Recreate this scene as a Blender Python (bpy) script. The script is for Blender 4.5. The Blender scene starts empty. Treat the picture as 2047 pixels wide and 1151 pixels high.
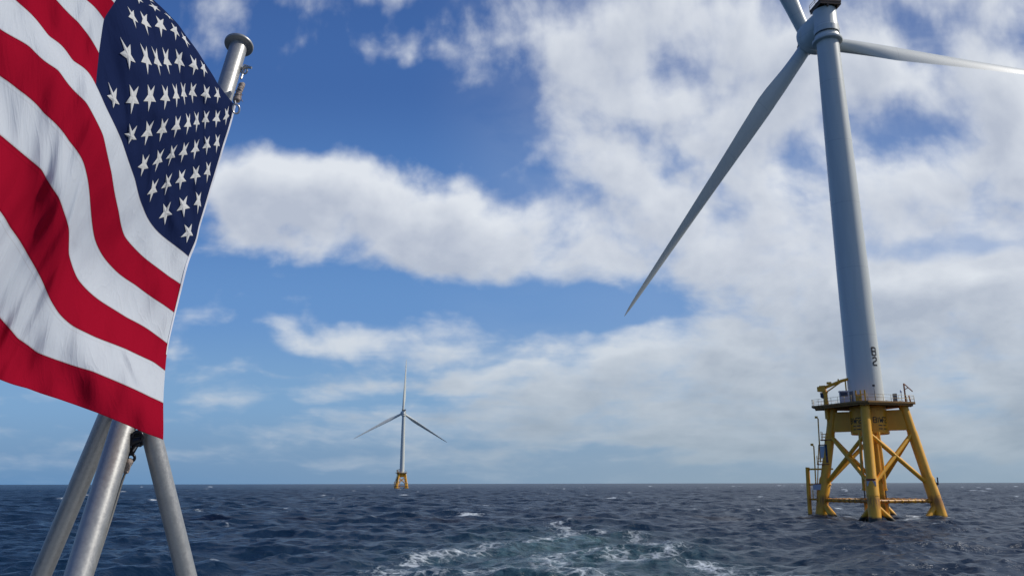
import bpy, math, random
import numpy as np
from mathutils import Vector, Matrix
R = math.radians
rng = np.random.default_rng(7); random.seed(7)
sc = bpy.context.scene
col = sc.collection

# ------------------------------------------------------------------ camera
FPX, CX, CY, EYE = 1576.0, 1023.5, 575.5, 6.2          # photo pixels, metres above the sea
PITCH, ROLL = math.atan(390.5 / FPX), R(0.11)
_r0, _u0 = np.array([1, 0, 0.]), np.array([0, -math.sin(PITCH), math.cos(PITCH)])
FW = np.array([0, math.cos(PITCH), math.sin(PITCH)])
RT = _r0 * math.cos(ROLL) - _u0 * math.sin(ROLL)
UP = _u0 * math.cos(ROLL) + _r0 * math.sin(ROLL)
cam_d = bpy.data.cameras.new('camera'); cam = bpy.data.objects.new('camera', cam_d); col.objects.link(cam)
M = Matrix(((RT[0], UP[0], -FW[0], 0), (RT[1], UP[1], -FW[1], 0), (RT[2], UP[2], -FW[2], EYE), (0, 0, 0, 1)))
cam.matrix_world = M
cam_d.sensor_width = 36; cam_d.lens = 36 * FPX / 2047
cam_d.clip_start = 0.05; cam_d.clip_end = 200000
cam_d.dof.use_dof = True; cam_d.dof.focus_distance = 2.3; cam_d.dof.aperture_fstop = 22
sc.camera = cam

def ray(px, py):
    px = np.asarray(px, float); py = np.asarray(py, float)
    return ((px - CX) / FPX)[..., None] * RT + ((CY - py) / FPX)[..., None] * UP + FW
EYEV = np.array([0, 0, EYE])
def at_z(px, py, z):
    d = ray(px, py); return EYEV + d * ((z - EYE) / d[..., 2])[..., None]
def at_d(px, py, dep):
    return EYEV + ray(px, py) * np.asarray(dep, float)[..., None]

# ------------------------------------------------------------------ light
SUN_AZ, SUN_EL = R(87), R(40)                           # azimuth to the right of the view
sd = Vector((math.sin(SUN_AZ) * math.cos(SUN_EL), math.cos(SUN_AZ) * math.cos(SUN_EL), math.sin(SUN_EL)))
sun_d = bpy.data.lights.new('sun', 'SUN'); sun_d.energy = 3.5; sun_d.angle = R(1.0); sun_d.color = (1, .95, .87)
sun = bpy.data.objects.new('sun', sun_d); col.objects.link(sun)
sun.rotation_euler = sd.to_track_quat('Z', 'Y').to_euler()
sc.view_settings.view_transform = 'Standard'; sc.view_settings.look = 'None'
sc.view_settings.exposure = 0.0; sc.view_settings.gamma = 1

# ------------------------------------------------------------------ node helper
class NT:
    def __init__(s, tree): s.t = tree; s.n = tree.nodes; s.l = tree.links
    def new(s, typ, **kw):
        n = s.n.new(typ)
        for k, v in kw.items(): setattr(n, k, v)
        return n
    def set(s, sock, v):
        if isinstance(v, bpy.types.NodeSocket): s.l.new(v, sock)
        elif v is not None: sock.default_value = v
    def math(s, op, a, b=None, c=None, clamp=False):
        n = s.new('ShaderNodeMath', operation=op, use_clamp=clamp)
        s.set(n.inputs[0], a); s.set(n.inputs[1], b); s.set(n.inputs[2], c); return n.outputs[0]
    def vmath(s, op, a, b=None, out=0):
        n = s.new('ShaderNodeVectorMath', operation=op)
        s.set(n.inputs[0], a); s.set(n.inputs[1], b); return n.outputs[out]
    def xyz(s, x, y, z=0.):
        n = s.new('ShaderNodeCombineXYZ'); s.set(n.inputs[0], x); s.set(n.inputs[1], y); s.set(n.inputs[2], z); return n.outputs[0]
    def sep(s, v):
        n = s.new('ShaderNodeSeparateXYZ'); s.set(n.inputs[0], v); return n.outputs
    def noise(s, vec, scale, detail=4, rough=.5, dist=0., dim='3D', w=None, lac=2.):
        n = s.new('ShaderNodeTexNoise', noise_dimensions=dim)
        s.set(n.inputs['Vector'], vec); s.set(n.inputs['Scale'], scale); s.set(n.inputs['Detail'], detail)
        s.set(n.inputs['Roughness'], rough); s.set(n.inputs['Distortion'], dist); s.set(n.inputs['Lacunarity'], lac)
        if w is not None: s.set(n.inputs['W'], w)
        return n
    def mapr(s, v, a, b, c=0., d=1., mode='SMOOTHSTEP'):
        n = s.new('ShaderNodeMapRange', interpolation_type=mode)
        for i, x in enumerate((v, a, b, c, d)): s.set(n.inputs[i], x)
        return n.outputs[0]
    def mix(s, f, a, b, typ='MIX'):
        n = s.new('ShaderNodeMix', data_type='RGBA', blend_type=typ)
        s.set(n.inputs[0], f); s.set(n.inputs[6], a); s.set(n.inputs[7], b); return n.outputs[2]
    def mixf(s, f, a, b):
        n = s.new('ShaderNodeMix', data_type='FLOAT')
        s.set(n.inputs[0], f); s.set(n.inputs[2], a); s.set(n.inputs[3], b); return n.outputs[0]
def c4(*c): return (c[0], c[1], c[2], 1.)
def s2l(r, g, b):
    f = lambda x: ((x / 255 + .055) / 1.055) ** 2.4 if x > 10 else x / 255 / 12.92
    return (f(r), f(g), f(b), 1.)

# ------------------------------------------------------------------ sky with clouds
COVK, PUFF = .85, .6
def build_world():
    w = bpy.data.worlds.new('World'); sc.world = w; w.use_nodes = True
    t = NT(w.node_tree); t.n.clear()
    out = t.new('ShaderNodeOutputWorld'); bg = t.new('ShaderNodeBackground')
    t.l.new(bg.outputs[0], out.inputs[0])
    sky = t.new('ShaderNodeTexSky', sky_type='NISHITA', sun_disc=False, sun_elevation=SUN_EL, sun_rotation=SUN_AZ)
    sky.air_density = 1.0; sky.dust_density = 0.6; sky.ozone_density = 2.0; sky.altitude = 0
    STR = 0.085
    bg.inputs[1].default_value = STR
    # cloud density group: input is (X, Z) = direction / forward component
    g = bpy.data.node_groups.new('cloud_density', 'ShaderNodeTree')
    g.interface.new_socket('P', in_out='INPUT', socket_type='NodeSocketVector')
    g.interface.new_socket('D', in_out='OUTPUT', socket_type='NodeSocketFloat')
    q = NT(g); gi = q.new('NodeGroupInput'); go = q.new('NodeGroupOutput')
    P = gi.outputs[0]; X, Z, _ = q.sep(P)
    # broad drift of the outlines
    zi = q.math('DIVIDE', 1., q.math('ADD', q.math('MAXIMUM', Z, -.04), .19))
    Q = q.xyz(q.math('MULTIPLY', X, zi), q.math('MULTIPLY', zi, .62), 0.)
    QS = q.xyz(q.math('MULTIPLY', X, 2.1), q.math('MULTIPLY', q.math('LOGARITHM', q.math('ADD', q.math('MAXIMUM', Z, -.04), .12), math.e), 1.15), 0.)
    wn = q.noise(Q, 2.2, 3, .5, dim='2D')
    warp = q.vmath('SUBTRACT', wn.outputs['Color'], (.5, .5, .5))
    Pw = q.vmath('ADD', P, q.vmath('MULTIPLY', warp, (.10, .07, 0.)))
    # (cx, cy, rx, ry, rot, weight) in photo pixels: where the banks and the gaps of that day stood
    E = [(760, 435, 600, 200, 11, 1.15), (480, 400, 290, 170, 10, .6), (1000, 475, 280, 130, 5, .5), (705, 345, 100, 70, 0, .3), (560, 340, 90, 60, 0, .25),
         (1450, 260, 660, 480, 0, 1.5), (1950, 330, 520, 580, 0, 1.35), (1230, 110, 380, 280, 0, .6), (1420, 450, 380, 200, 15, .7), (1700, 420, 300, 200, 0, .5),
         (1720, 740, 1080, 240, 0, 1.6), (1650, 850, 1050, 120, 0, 1.0), (1930, 620, 480, 170, -8, .8), (1330, 800, 640, 120, 0, .7), (1260, 530, 220, 90, 0, .45), (1560, 560, 420, 70, 8, .5), (1330, 560, 340, 80, 12, .5),
         (820, 45, 460, 110, 8, .22), (450, 30, 250, 100, 0, .12), (840, 160, 260, 120, 30, .15),
         (556, 664, 85, 44, 20, .50), (725, 678, 115, 44, 8, .52), (897, 632, 75, 40, 0, .42), (660, 752, 280, 30, 0, .26), (905, 766, 95, 34, 0, .55),
         (1030, 738, 260, 26, 0, .40), (480, 808, 90, 22, 0, .32), (560, 790, 320, 40, 0, .25), (700, 905, 600, 34, 0, .34), (500, 730, 260, 30, 0, .25),
         (1800, 240, 230, 120, -8, -1.35), (1610, 300, 120, 60, 20, -.75), (1850, 75, 160, 90, 35, -.85), (1910, 502, 340, 46, -3, -1.0),
         (1195, 425, 150, 70, 25, -.50), (1080, 340, 200, 130, 40, -.65), (1020, 190, 140, 130, 20, -.45), (1130, 600, 380, 90, 0, -.90), (1210, 610, 160, 40, 0, -.3), (1440, 630, 220, 36, 10, -.35),
         (740, 215, 400, 150, 5, -.9), (620, 30, 420, 80, 4, -.42), (440, 760, 240, 90, 0, -.35), (820, 595, 700, 85, 0, -.50), (640, 710, 420, 30, 0, -.25), (560, 455, 150, 26, 25, -.45), (1300, 290, 200, 40, 30, -.2), (1480, 150, 60, 120, 20, -.15)]
    NPOS = 30
    acc = None
    for ie, (cx, cy, rx, ry, ro, wt) in enumerate(E):
        if ie == NPOS: acc = q.math('MINIMUM', acc, .92)
        def xz(a, b):
            d = ray(a, b); return np.array([d[0] / d[1], d[2] / d[1]])
        c = xz(cx, cy); a = R(ro)
        ex = xz(cx + rx * math.cos(a), cy + rx * math.sin(a)) - c
        ey = xz(cx - ry * math.sin(a), cy + ry * math.cos(a)) - c
        mp = q.new('ShaderNodeMapping', vector_type='TEXTURE')
        mp.inputs['Location'].default_value = (c[0], c[1], 0)
        mp.inputs['Rotation'].default_value = (0, 0, math.atan2(ex[1], ex[0]))
        mp.inputs['Scale'].default_value = (np.hypot(*ex), np.hypot(*ey), 1)
        if acc is None: q.l.new(Pw, mp.inputs['Vector'])
        else:                                              # a chain, so that few values are alive at once
            ch = q.new('ShaderNodeVectorMath', operation='MULTIPLY_ADD')
            q.set(ch.inputs[0], acc); ch.inputs[1].default_value = (1e-9,) * 3; q.set(ch.inputs[2], Pw); q.l.new(ch.outputs[0], mp.inputs['Vector'])
        l2 = q.vmath('DOT_PRODUCT', mp.outputs[0], mp.outputs[0], out=1)
        s1 = q.math('SUBTRACT', 1., l2, clamp=True)
        s1 = q.math('MULTIPLY', s1, s1)
        acc = q.math('MULTIPLY_ADD', s1, wt, -.22 if acc is None else acc)
    acc = q.math('MULTIPLY', acc, COVK)
    n1 = q.noise(QS, 3.0, 10, .58, .1, dim='2D').outputs['Fac']
    n2 = q.noise(q.vmath('ADD', Q, (7.3, 2.1, 0)), 1.1, 4, .5, .2, dim='2D').outputs['Fac']
    amp = q.mapr(Z, .02, .30, .72, 1., 'LINEAR')
    d = q.math('MULTIPLY', q.math('SUBTRACT', n1, .5), 1.9)
    d = q.math('ADD', d, q.math('MULTIPLY', q.math('SUBTRACT', n2, .5), 1.0))
    vo = q.new('ShaderNodeTexVoronoi', feature='SMOOTH_F1', voronoi_dimensions='2D')
    q.l.new(q.vmath('ADD', QS, q.vmath('MULTIPLY', warp, (.25, .25, 0.))), vo.inputs['Vector'])
    for k_, v_ in (('Scale', 5.0), ('Detail', 3.), ('Roughness', .55), ('Smoothness', .7)): vo.inputs[k_].default_value = v_
    d = q.math('ADD', d, q.math('MULTIPLY', q.math('SUBTRACT', .60, vo.outputs['Distance']), PUFF))
    bn = q.noise(q.xyz(q.math('MULTIPLY', X, 1.8), q.math('MULTIPLY', Z, 17.), 0.), 1., 5, .55, .3, dim='2D').outputs['Fac']   # flat layers low down
    d = q.math('ADD', q.math('MULTIPLY', d, amp), q.math('MULTIPLY', q.math('SUBTRACT', bn, .5), q.mapr(Z, .10, .32, 1.5, 0., 'LINEAR')))
    d = q.math('ADD', acc, d)
    q.l.new(d, go.inputs[0])
    tc = t.new('ShaderNodeTexCoord'); dx, dy, dz = t.sep(tc.outputs['Generated'])
    yy = t.math('MAXIMUM', t.math('ABSOLUTE', dy), .22)
    X, Z = t.math('DIVIDE', dx, yy), t.math('DIVIDE', dz, yy)
    Zc = t.math('MAXIMUM', Z, 0.)
    P = t.xyz(X, Z)
    def dens(vec):
        n = t.new('ShaderNodeGroup'); n.node_tree = g; t.l.new(vec, n.inputs[0]); return n.outputs[0]
    D0 = dens(P)
    D1 = dens(t.vmath('ADD', P, (.022, .040, 0)))
    dens_v = t.noise(t.vmath('MULTIPLY', P, (3., 6., 1.)), 1., 5, .55, .3, dim='2D').outputs['Fac']
    cov = t.mapr(D0, -.34, .68)
    cov = t.math('MULTIPLY', cov, t.mapr(dy, -.45, .05, .22, .96))   # unseen sky behind the boat: clouds thinned to dim light on camera-facing sides
    veil = t.math('MULTIPLY', t.mapr(X, -.15, .40), t.mapr(dens_v, .36, .62, .10, .42))   # thin high haze on the sunny side
    cov = t.math('ADD', cov, t.math('MULTIPLY', t.math('SUBTRACT', 1., cov), veil))
    thick = t.mapr(t.math('ADD', t.math('MULTIPLY', D0, .3), t.math('MULTIPLY', D1, .7)), .0, 1.0, 0., 1., 'LINEAR')
    low = t.mapr(Z, .02, .30, 1., 0., 'LINEAR')          # far low banks are seen through more cloud: greyer
    g_amt = t.math('MULTIPLY', thick, t.mixf(low, .62, .82), clamp=True)
    def S(*c):
        l = s2l(*c); return (l[0] / STR, l[1] / STR, l[2] / STR, 1.)
    white = t.mix(low, S(226, 231, 238), S(196, 206, 216))
    grey = t.mix(low, S(150, 162, 186), S(142, 157, 171))
    cloud = t.mix(g_amt, white, grey)
    # clear air: the physical sky, corrected toward the deep blue of a clean maritime day
    rp = t.new('ShaderNodeValToRGB'); rp.color_ramp.interpolation = 'EASE'
    st_ = [(0., (104, 146, 187)), (.03, (116, 154, 194)), (.10, (122, 166, 211)), (.22, (99, 147, 207)), (.38, (79, 126, 192)), (.55, (61, 104, 172)), (.9, (44, 80, 148))]
    el = rp.color_ramp.elements
    while len(el) < len(st_): el.new(.5)
    for e_, (p_, c_) in zip(el, st_): e_.position = p_; e_.color = s2l(*c_)
    t.l.new(Zc, rp.inputs[0])
    rs = t.vmath('MULTIPLY', rp.outputs[0], (1 / STR,) * 3)
    clear = t.mix(.82, sky.outputs[0], rs)
    clear = t.mix(t.mapr(dy, -.7, .0, .1, 0.), clear, S(34, 62, 112))    # unseen sky behind the boat, darkened to deepen shade on poles and turbine
    hz = t.mix(t.mapr(X, -.65, .35), S(100, 143, 188), S(146, 167, 184))
    hf = t.math('MULTIPLY', t.math('EXPONENT', t.math('MULTIPLY', Zc, -14.)), .8)
    base = t.mix(hf, clear, hz)
    air = t.math('EXPONENT', t.math('MULTIPLY', Zc, -16.))
    cloud = t.mix(t.math('MULTIPLY', air, .75), cloud, hz)
    t.l.new(t.mix(cov, base, cloud), bg.inputs[0])
    w.cycles.sampling_method = 'MANUAL'; w.cycles.sample_map_resolution = 1024
build_world()

# ------------------------------------------------------------------ mesh helpers
class MB:
    """collects shapes, then links them as ONE mesh object"""
    def __init__(s): s.v = []; s.f = []; s.sm = []
    def add(s, vs, fs, smooth=False):
        o = len(s.v); s.v += [tuple(map(float, p)) for p in vs]
        s.f += [tuple(i + o for i in f) for f in fs]; s.sm += [smooth] * len(fs)
    def tube(s, pts, rad, n=16, caps=True, smooth=True):
        pts = [np.array(p, float) for p in pts]
        if np.isscalar(rad): rad = [rad] * len(pts)
        rings = []; prev = None
        for i, p in enumerate(pts):
            d = pts[min(i + 1, len(pts) - 1)] - pts[max(i - 1, 0)]; d /= np.linalg.norm(d)
            if prev is None:
                a = np.array([0, 0, 1.]) if abs(d[2]) < .9 else np.array([1., 0, 0])
                x = np.cross(a, d)
            else: x = prev - d * (prev @ d)
            x /= np.linalg.norm(x); prev = x; y = np.cross(d, x)
            rings.append([p + rad[i] * (x * math.cos(k * 2 * math.pi / n) + y * math.sin(k * 2 * math.pi / n)) for k in range(n)])
        vs = [p for r in rings for p in r]; fs = []
        for i in range(len(pts) - 1):
            for k in range(n): fs.append((i * n + k, i * n + (k + 1) % n, (i + 1) * n + (k + 1) % n, (i + 1) * n + k))
        s.add(vs, fs, smooth)
        if caps:
            s.add(rings[0], [tuple(range(n))[::-1]]); s.add(rings[-1], [tuple(range(n))])
    def box(s, c, size, rz=0., ax=None):
        hx, hy, hz = [k / 2 for k in size]
        ca, sa = math.cos(rz), math.sin(rz)
        vs = []
        for z in (-hz, hz):
            for x, y in ((-hx, -hy), (hx, -hy), (hx, hy), (-hx, hy)):
                if ax is None: vs.append((c[0] + x * ca - y * sa, c[1] + x * sa + y * ca, c[2] + z))
                else: vs.append(np.array(c) + ax[0] * x + ax[1] * y + ax[2] * z)
        s.add(vs, [(3, 2, 1, 0), (4, 5, 6, 7), (0, 1, 5, 4), (1, 2, 6, 5), (2, 3, 7, 6), (3, 0, 4, 7)])
    def prism(s, poly, z0, z1):
        n = len(poly)
        s.add([(x, y, z0) for x, y in poly] + [(x, y, z1) for x, y in poly],
              [tuple(range(n))[::-1], tuple(range(n, 2 * n))] + [(i, (i + 1) % n, n + (i + 1) % n, n + i) for i in range(n)])
    def lathe(s, prof, n=32, c=(0, 0, 0), ax=None):
        """prof: (radius, height) list"""
        A = ax if ax is not None else (np.array([1., 0, 0]), np.array([0, 1., 0]), np.array([0, 0, 1.]))
        c = np.array(c, float); vs = []
        for r_, h in prof:
            for k in range(n):
                a = k * 2 * math.pi / n; vs.append(c + A[0] * r_ * math.cos(a) + A[1] * r_ * math.sin(a) + A[2] * h)
        fs = []
        for i in range(len(prof) - 1):
            for k in range(n): fs.append((i * n + k, i * n + (k + 1) % n, (i + 1) * n + (k + 1) % n, (i + 1) * n + k))
        s.add(vs, fs, True)
    def ring(s, c, R_, r_, ax, n=20, m=8, a0=0., a1=2 * math.pi):
        pts = [np.array(c) + ax[0] * R_ * math.cos(a0 + (a1 - a0) * k / n) + ax[1] * R_ * math.sin(a0 + (a1 - a0) * k / n) for k in range(n + 1)]
        s.tube(pts, r_, m)
    def build(s, name, mat, parent=None, kind=None):
        me = bpy.data.meshes.new(name); me.from_pydata(s.v, [], s.f); me.update()
        me.polygons.foreach_set('use_smooth', s.sm)
        o = bpy.data.objects.new(name, me); col.objects.link(o)
        me.materials.append(mat)
        if parent is not None: o.parent = parent
        if kind: o['kind'] = kind
        return o
def sharp(o, ang=35):
    me = o.data
    import bmesh
    bm = bmesh.new(); bm.from_mesh(me); bmesh.ops.remove_doubles(bm, verts=bm.verts, dist=1e-5)
    for e in bm.edges:
        if len(e.link_faces) == 2 and e.calc_face_angle(0) > R(ang): e.smooth = False
    bm.to_mesh(me); bm.free()
    return o
def empty(name, loc=(0, 0, 0), rz=0.):
    o = bpy.data.objects.new(name, None); col.objects.link(o); o.location = loc; o.rotation_euler = (0, 0, rz)
    o.empty_display_size = .2; return o
def tag(o, label, cat, group=None):
    o['label'] = label; o['category'] = cat
    if group: o['group'] = group
    return o

# ------------------------------------------------------------------ materials
def mat(name):
    m = bpy.data.materials.new(name); m.use_nodes = True
    t = NT(m.node_tree); b = t.n['Principled BSDF']; return m, t, b
def simple(name, c, rough=.5, metal=0., spec=.5, nscale=0, namt=.1):
    m, t, b = mat(name)
    b.inputs['Base Color'].default_value = c4(*c); b.inputs['Roughness'].default_value = rough
    b.inputs['Metallic'].default_value = metal; b.inputs['Specular IOR Level'].default_value = spec
    if nscale:
        tc = t.new('ShaderNodeTexCoord'); n = t.noise(tc.outputs['Object'], nscale, 5, .6).outputs['Fac']
        f = t.mapr(n, .3, .7, 1 - namt, 1 + namt, 'LINEAR')
        hs = t.new('ShaderNodeHueSaturation'); hs.inputs['Color'].default_value = c4(*c); t.l.new(f, hs.inputs['Value'])
        t.l.new(hs.outputs[0], b.inputs['Base Color'])
        t.l.new(t.mapr(n, .3, .7, rough * .85, min(1, rough * 1.2), 'LINEAR'), b.inputs['Roughness'])
    return m
def m_white_paint():
    m, t, b = mat('turbine_paint')
    tc = t.new('ShaderNodeTexCoord'); o = tc.outputs['Object']
    n = t.noise(t.vmath('MULTIPLY', o, (1, 1, .08)), .9, 5, .6).outputs['Fac']
    z = t.sep(o)[2]
    seam = t.math('ABSOLUTE', t.math('SUBTRACT', t.math('FRACT', t.math('DIVIDE', z, 13.3)), .5))
    sm = t.mapr(seam, 0., .0045, 1., 0., 'LINEAR')
    c = t.mix(t.mapr(n, .35, .7), c4(.67, .69, .635), c4(.61, .635, .59))
    c = t.mix(t.math('MULTIPLY', sm, .55), c, c4(.28, .30, .32))
    t.l.new(c, b.inputs['Base Color']); b.inputs['Roughness'].default_value = .38
    return m
def m_yellow():
    m, t, b = mat('yellow_paint')
    g = t.new('ShaderNodeNewGeometry'); p = g.outputs['Position']; z = t.sep(p)[2]
    n = t.noise(p, .9, 6, .62).outputs['Fac']
    st = t.noise(t.vmath('MULTIPLY', p, (2.2, 2.2, .22)), 1., 5, .6).outputs['Fac']
    c = t.mix(t.mapr(n, .3, .7), c4(.88, .435, .025), c4(.80, .38, .02))
    # rust runs below the splash zone and dark weed at the waterline
    band = t.math('MULTIPLY', t.mapr(z, 1., 3.2), t.mapr(z, 3.3, 4.3, 1., 0.))
    rz = t.math('MULTIPLY', band, t.mapr(st, .32, .56))
    c = t.mix(t.math('MULTIPLY', rz, .8), c, c4(.22, .07, .012))
    c = t.mix(t.math('MULTIPLY', t.mapr(st, .55, .72), .35), c, c4(.30, .13, .02))
    weed = t.mapr(t.math('ADD', z, t.math('MULTIPLY', n, .9)), .75, 1.25, 1., 0.)
    c = t.mix(weed, c, c4(.025, .022, .012))
    t.l.new(c, b.inputs['Base Color']); b.inputs['Roughness'].default_value = .45
    return m
def m_galv(name='galvanised_steel', base=.36):
    m, t, b = mat(name)
    tc = t.new('ShaderNodeTexCoord'); o = tc.outputs['Object']
    v = t.new('ShaderNodeTexVoronoi'); t.l.new(o, v.inputs['Vector']); v.inputs['Scale'].default_value = 260
    n = t.noise(o, 40, 6, .65).outputs['Fac']; n2 = t.noise(t.vmath('MULTIPLY', o, (1, 1, .12)), 90, 4, .6).outputs['Fac']
    n3 = t.noise(o, 320, 3, .7).outputs['Fac']
    f = t.math('ADD', t.math('MULTIPLY', n, .5), t.math('ADD', t.math('MULTIPLY', n2, .3), t.math('MULTIPLY', t.sep(v.outputs['Color'])[0], .2)))
    c = t.mix(t.mapr(f, .3, .7), c4(base * .90, base * .90, base * .87), c4(base * 1.08, base * 1.08, base * 1.04))
    pit = t.mapr(n3, .66, .74); c = t.mix(t.math('MULTIPLY', pit, .4), c, c4(.16, .15, .13))
    t.l.new(c, b.inputs['Base Color']); b.inputs['Metallic'].default_value = .6
    t.l.new(t.mapr(f, .3, .7, .33, .50, 'LINEAR'), b.inputs['Roughness'])
    bp = t.new('ShaderNodeBump'); bp.inputs['Strength'].default_value = .12; bp.inputs['Distance'].default_value = .002
    t.l.new(n, bp.inputs['Height']); t.l.new(bp.outputs[0], b.inputs['Normal'])
    return m
def m_cloth(name, c, wr=.45, dark_seam=None):
    """thin nylon: diffuse plus light that comes through; UV = cloth coordinates (fly, hoist) in metres"""
    m, t, b = mat(name); t.n.remove(b)
    out = t.n['Material Output']
    uv = t.new('ShaderNodeUVMap').outputs[0]
    x, y, _ = t.sep(uv)
    # creases: ridged noise, drawn out a little across the seams, and puckers along each seam
    w1 = t.noise(t.vmath('MULTIPLY', t.xyz(t.math('ADD', x, t.math('MULTIPLY', y, .5)), t.math('SUBTRACT', y, t.math('MULTIPLY', x, .3))), (13, 7, 1)), 1., 3, .5, .8).outputs['Fac']
    r1 = t.math('POWER', t.math('SUBTRACT', 1., t.math('MULTIPLY', t.math('ABSOLUTE', t.math('SUBTRACT', w1, .5)), 4.), clamp=True), 3.)
    w2 = t.noise(t.vmath('MULTIPLY', uv, (34, 20, 1)), 1., 4, .55, .5).outputs['Fac']
    sv = t.math('FRACT', t.math('DIVIDE', y, STRIPE)); edge = t.math('POWER', t.math('MULTIPLY', t.math('ABSOLUTE', t.math('SUBTRACT', sv, .5)), 2.), 4.)
    pk = t.noise(t.xyz(t.math('MULTIPLY', x, 75.), t.math('MULTIPLY', y, 12.)), 1., 2, .5, dim='2D').outputs['Fac']
    h = t.math('ADD', t.math('MULTIPLY', r1, .45), t.math('ADD', t.math('MULTIPLY', w2, .5), t.math('MULTIPLY', t.math('MULTIPLY', pk, edge), .55)))
    weave = t.math('ADD', t.math('SINE', t.math('MULTIPLY', x, 5200.)), t.math('SINE', t.math('MULTIPLY', y, 5200.)))
    bp = t.new('ShaderNodeBump'); bp.inputs['Strength'].default_value = wr; bp.inputs['Distance'].default_value = .008
    t.l.new(h, bp.inputs['Height'])
    col_ = c4(*c)
    vy = t.math('FRACT', t.math('DIVIDE', y, STRIPE))
    if dark_seam:
        e = t.math('ADD', t.mapr(vy, .0, .045, 1., 0.), t.mapr(vy, .955, 1., 0., 1.))
        st = t.math('MULTIPLY', t.mapr(t.math('ABSOLUTE', t.math('SUBTRACT', vy, .10)), 0., .012, 1., 0.), .5)
        col_ = t.mix(t.math('MULTIPLY', t.math('MAXIMUM', e, st), .62), col_, c4(*dark_seam))
    df = t.new('ShaderNodeBsdfDiffuse'); tr = t.new('ShaderNodeBsdfTranslucent')
    for n in (df, tr):
        t.set(n.inputs['Color'], col_); t.l.new(bp.outputs[0], n.inputs['Normal'])
    mx = t.new('ShaderNodeMixShader'); mx.inputs[0].default_value = .33
    t.l.new(df.outputs[0], mx.inputs[1]); t.l.new(tr.outputs[0], mx.inputs[2])
    t.l.new(mx.outputs[0], out.inputs[0])
    return m
HOIST = 1.22; STRIPE = HOIST / 13
def m_water():
    m, t, b = mat('sea_water')
    g = t.new('ShaderNodeNewGeometry'); p = g.outputs['Position']
    at = t.new('ShaderNodeAttribute', attribute_name='foam'); foam = at.outputs['Fac']
    ad = t.new('ShaderNodeAttribute', attribute_name='turb'); turb = ad.outputs['Fac']
    dist = t.vmath('LENGTH', p, out=1)
    far = t.mapr(dist, 60, 700, 0., 1., 'LINEAR'); far = t.math('POWER', far, .5)
    n1 = t.noise(t.vmath('MULTIPLY', p, (.8, 1.2, 1)), 1.5, 5, .62, .4).outputs['Fac']
    n2 = t.noise(t.vmath('MULTIPLY', p, (.16, .11, 1)), 1., 4, .6, .2).outputs['Fac']
    bp = t.new('ShaderNodeBump'); bp.inputs['Distance'].default_value = .55
    t.l.new(t.mixf(far, .42, .9), bp.inputs['Strength']); t.l.new(n1, bp.inputs['Height'])
    bp2 = t.new('ShaderNodeBump'); bp2.inputs['Distance'].default_value = 3.; t.l.new(t.mixf(far, .08, .5), bp2.inputs['Strength'])
    t.l.new(n2, bp2.inputs['Height']); t.l.new(bp.outputs[0], bp2.inputs['Normal'])
    gust = t.noise(t.vmath('MULTIPLY', p, (.012, .02, 1)), 1., 3, .5, .5).outputs['Fac']
    deep = t.mix(turb, c4(.005, .020, .046), c4(.012, .046, .058))
    # foam breaks into lace
    f1 = t.noise(t.vmath('MULTIPLY', p, (.55, .42, 1)), 1.5, 7, .68, .9).outputs['Fac']
    vo = t.new('ShaderNodeTexVoronoi', feature='DISTANCE_TO_EDGE'); vo.inputs['Scale'].default_value = .9
    t.l.new(t.vmath('ADD', p, t.vmath('MULTIPLY', t.noise(p, .9, 4, .6).outputs['Color'], (1.6, 1.6, 0))), vo.inputs['Vector'])
    lace = t.mapr(vo.outputs['Distance'], .0, .16, 1., 0.)
    fm = t.math('ADD', foam, t.math('ADD', t.math('MULTIPLY', t.math('SUBTRACT', f1, .55), 1.5), t.math('MULTIPLY', lace, .27)))
    fm = t.math('MULTIPLY', t.mapr(fm, .37, 1.10), t.mapr(foam, .03, .25))
    ch = t.noise(t.vmath('MULTIPLY', p, (.9, .5, 1)), .8, 6, .65, 1.2).outputs['Fac']
    churn = t.math('MULTIPLY', turb, t.mapr(ch, .42, .70))              # bubbles under the surface
    deep = t.mix(t.math('MULTIPLY', churn, .75), deep, c4(.085, .17, .20))
    t.l.new(t.mix(fm, deep, c4(.60, .66, .70)), b.inputs['Base Color'])
    t.l.new(t.mixf(fm, t.mixf(far, .21, .30), .85), b.inputs['Roughness'])
    b.inputs['IOR'].default_value = 1.333
    t.l.new(t.mixf(fm, t.mixf(far, t.mapr(gust, .35, .65, .20, .36), .13), .1), b.inputs['Specular IOR Level'])
    t.l.new(bp2.outputs[0], b.inputs['Normal'])
    return m

PAINT = m_white_paint(); YEL = m_yellow(); GALV = m_galv()
DARK = simple('dark_steel', (.05, .05, .055), .5, .3)
DKGREY = simple('grey_seal', (.16, .18, .19), .6)
BLK = simple('black_marking', (.012, .014, .02), .6)
RUST = simple('rusty_grating', (.34, .18, .055), .75, nscale=1.5, namt=.25)
RAILM = simple('rail_paint', (.55, .40, .16), .55)
ORNG = simple('orange_paint', (.30, .10, .035), .6, nscale=.8, namt=.25)
SCRN = simple('pale_screen', (.50, .56, .62), .4)
BRN = simple('brown_platform', (.13, .075, .045), .6, nscale=.9, namt=.3)
SIGNW = simple('sign_white', (.42, .44, .50), .5)
SIGNR = simple('sign_red', (.20, .03, .03), .5)
BLUEP = simple('blue_panel', (.015, .03, .07), .5)
LAMPM = simple('lamp_white', (.85, .87, .9), .3)
ROPE = simple('rope', (.26, .215, .19), .9, nscale=180, namt=.45)
LINEM = simple('weathered_line', (.15, .15, .145), .8, nscale=150, namt=.3)
STEELK = simple('black_shackle', (.02, .02, .025), .3, .6)
BRASS = simple('snap_metal', (.45, .44, .42), .3, .9)

near_ax = (66.55, 148.8); VA = math.atan2(*near_ax); RZ = -(VA + R(4))      # where the near turbine stands
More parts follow.
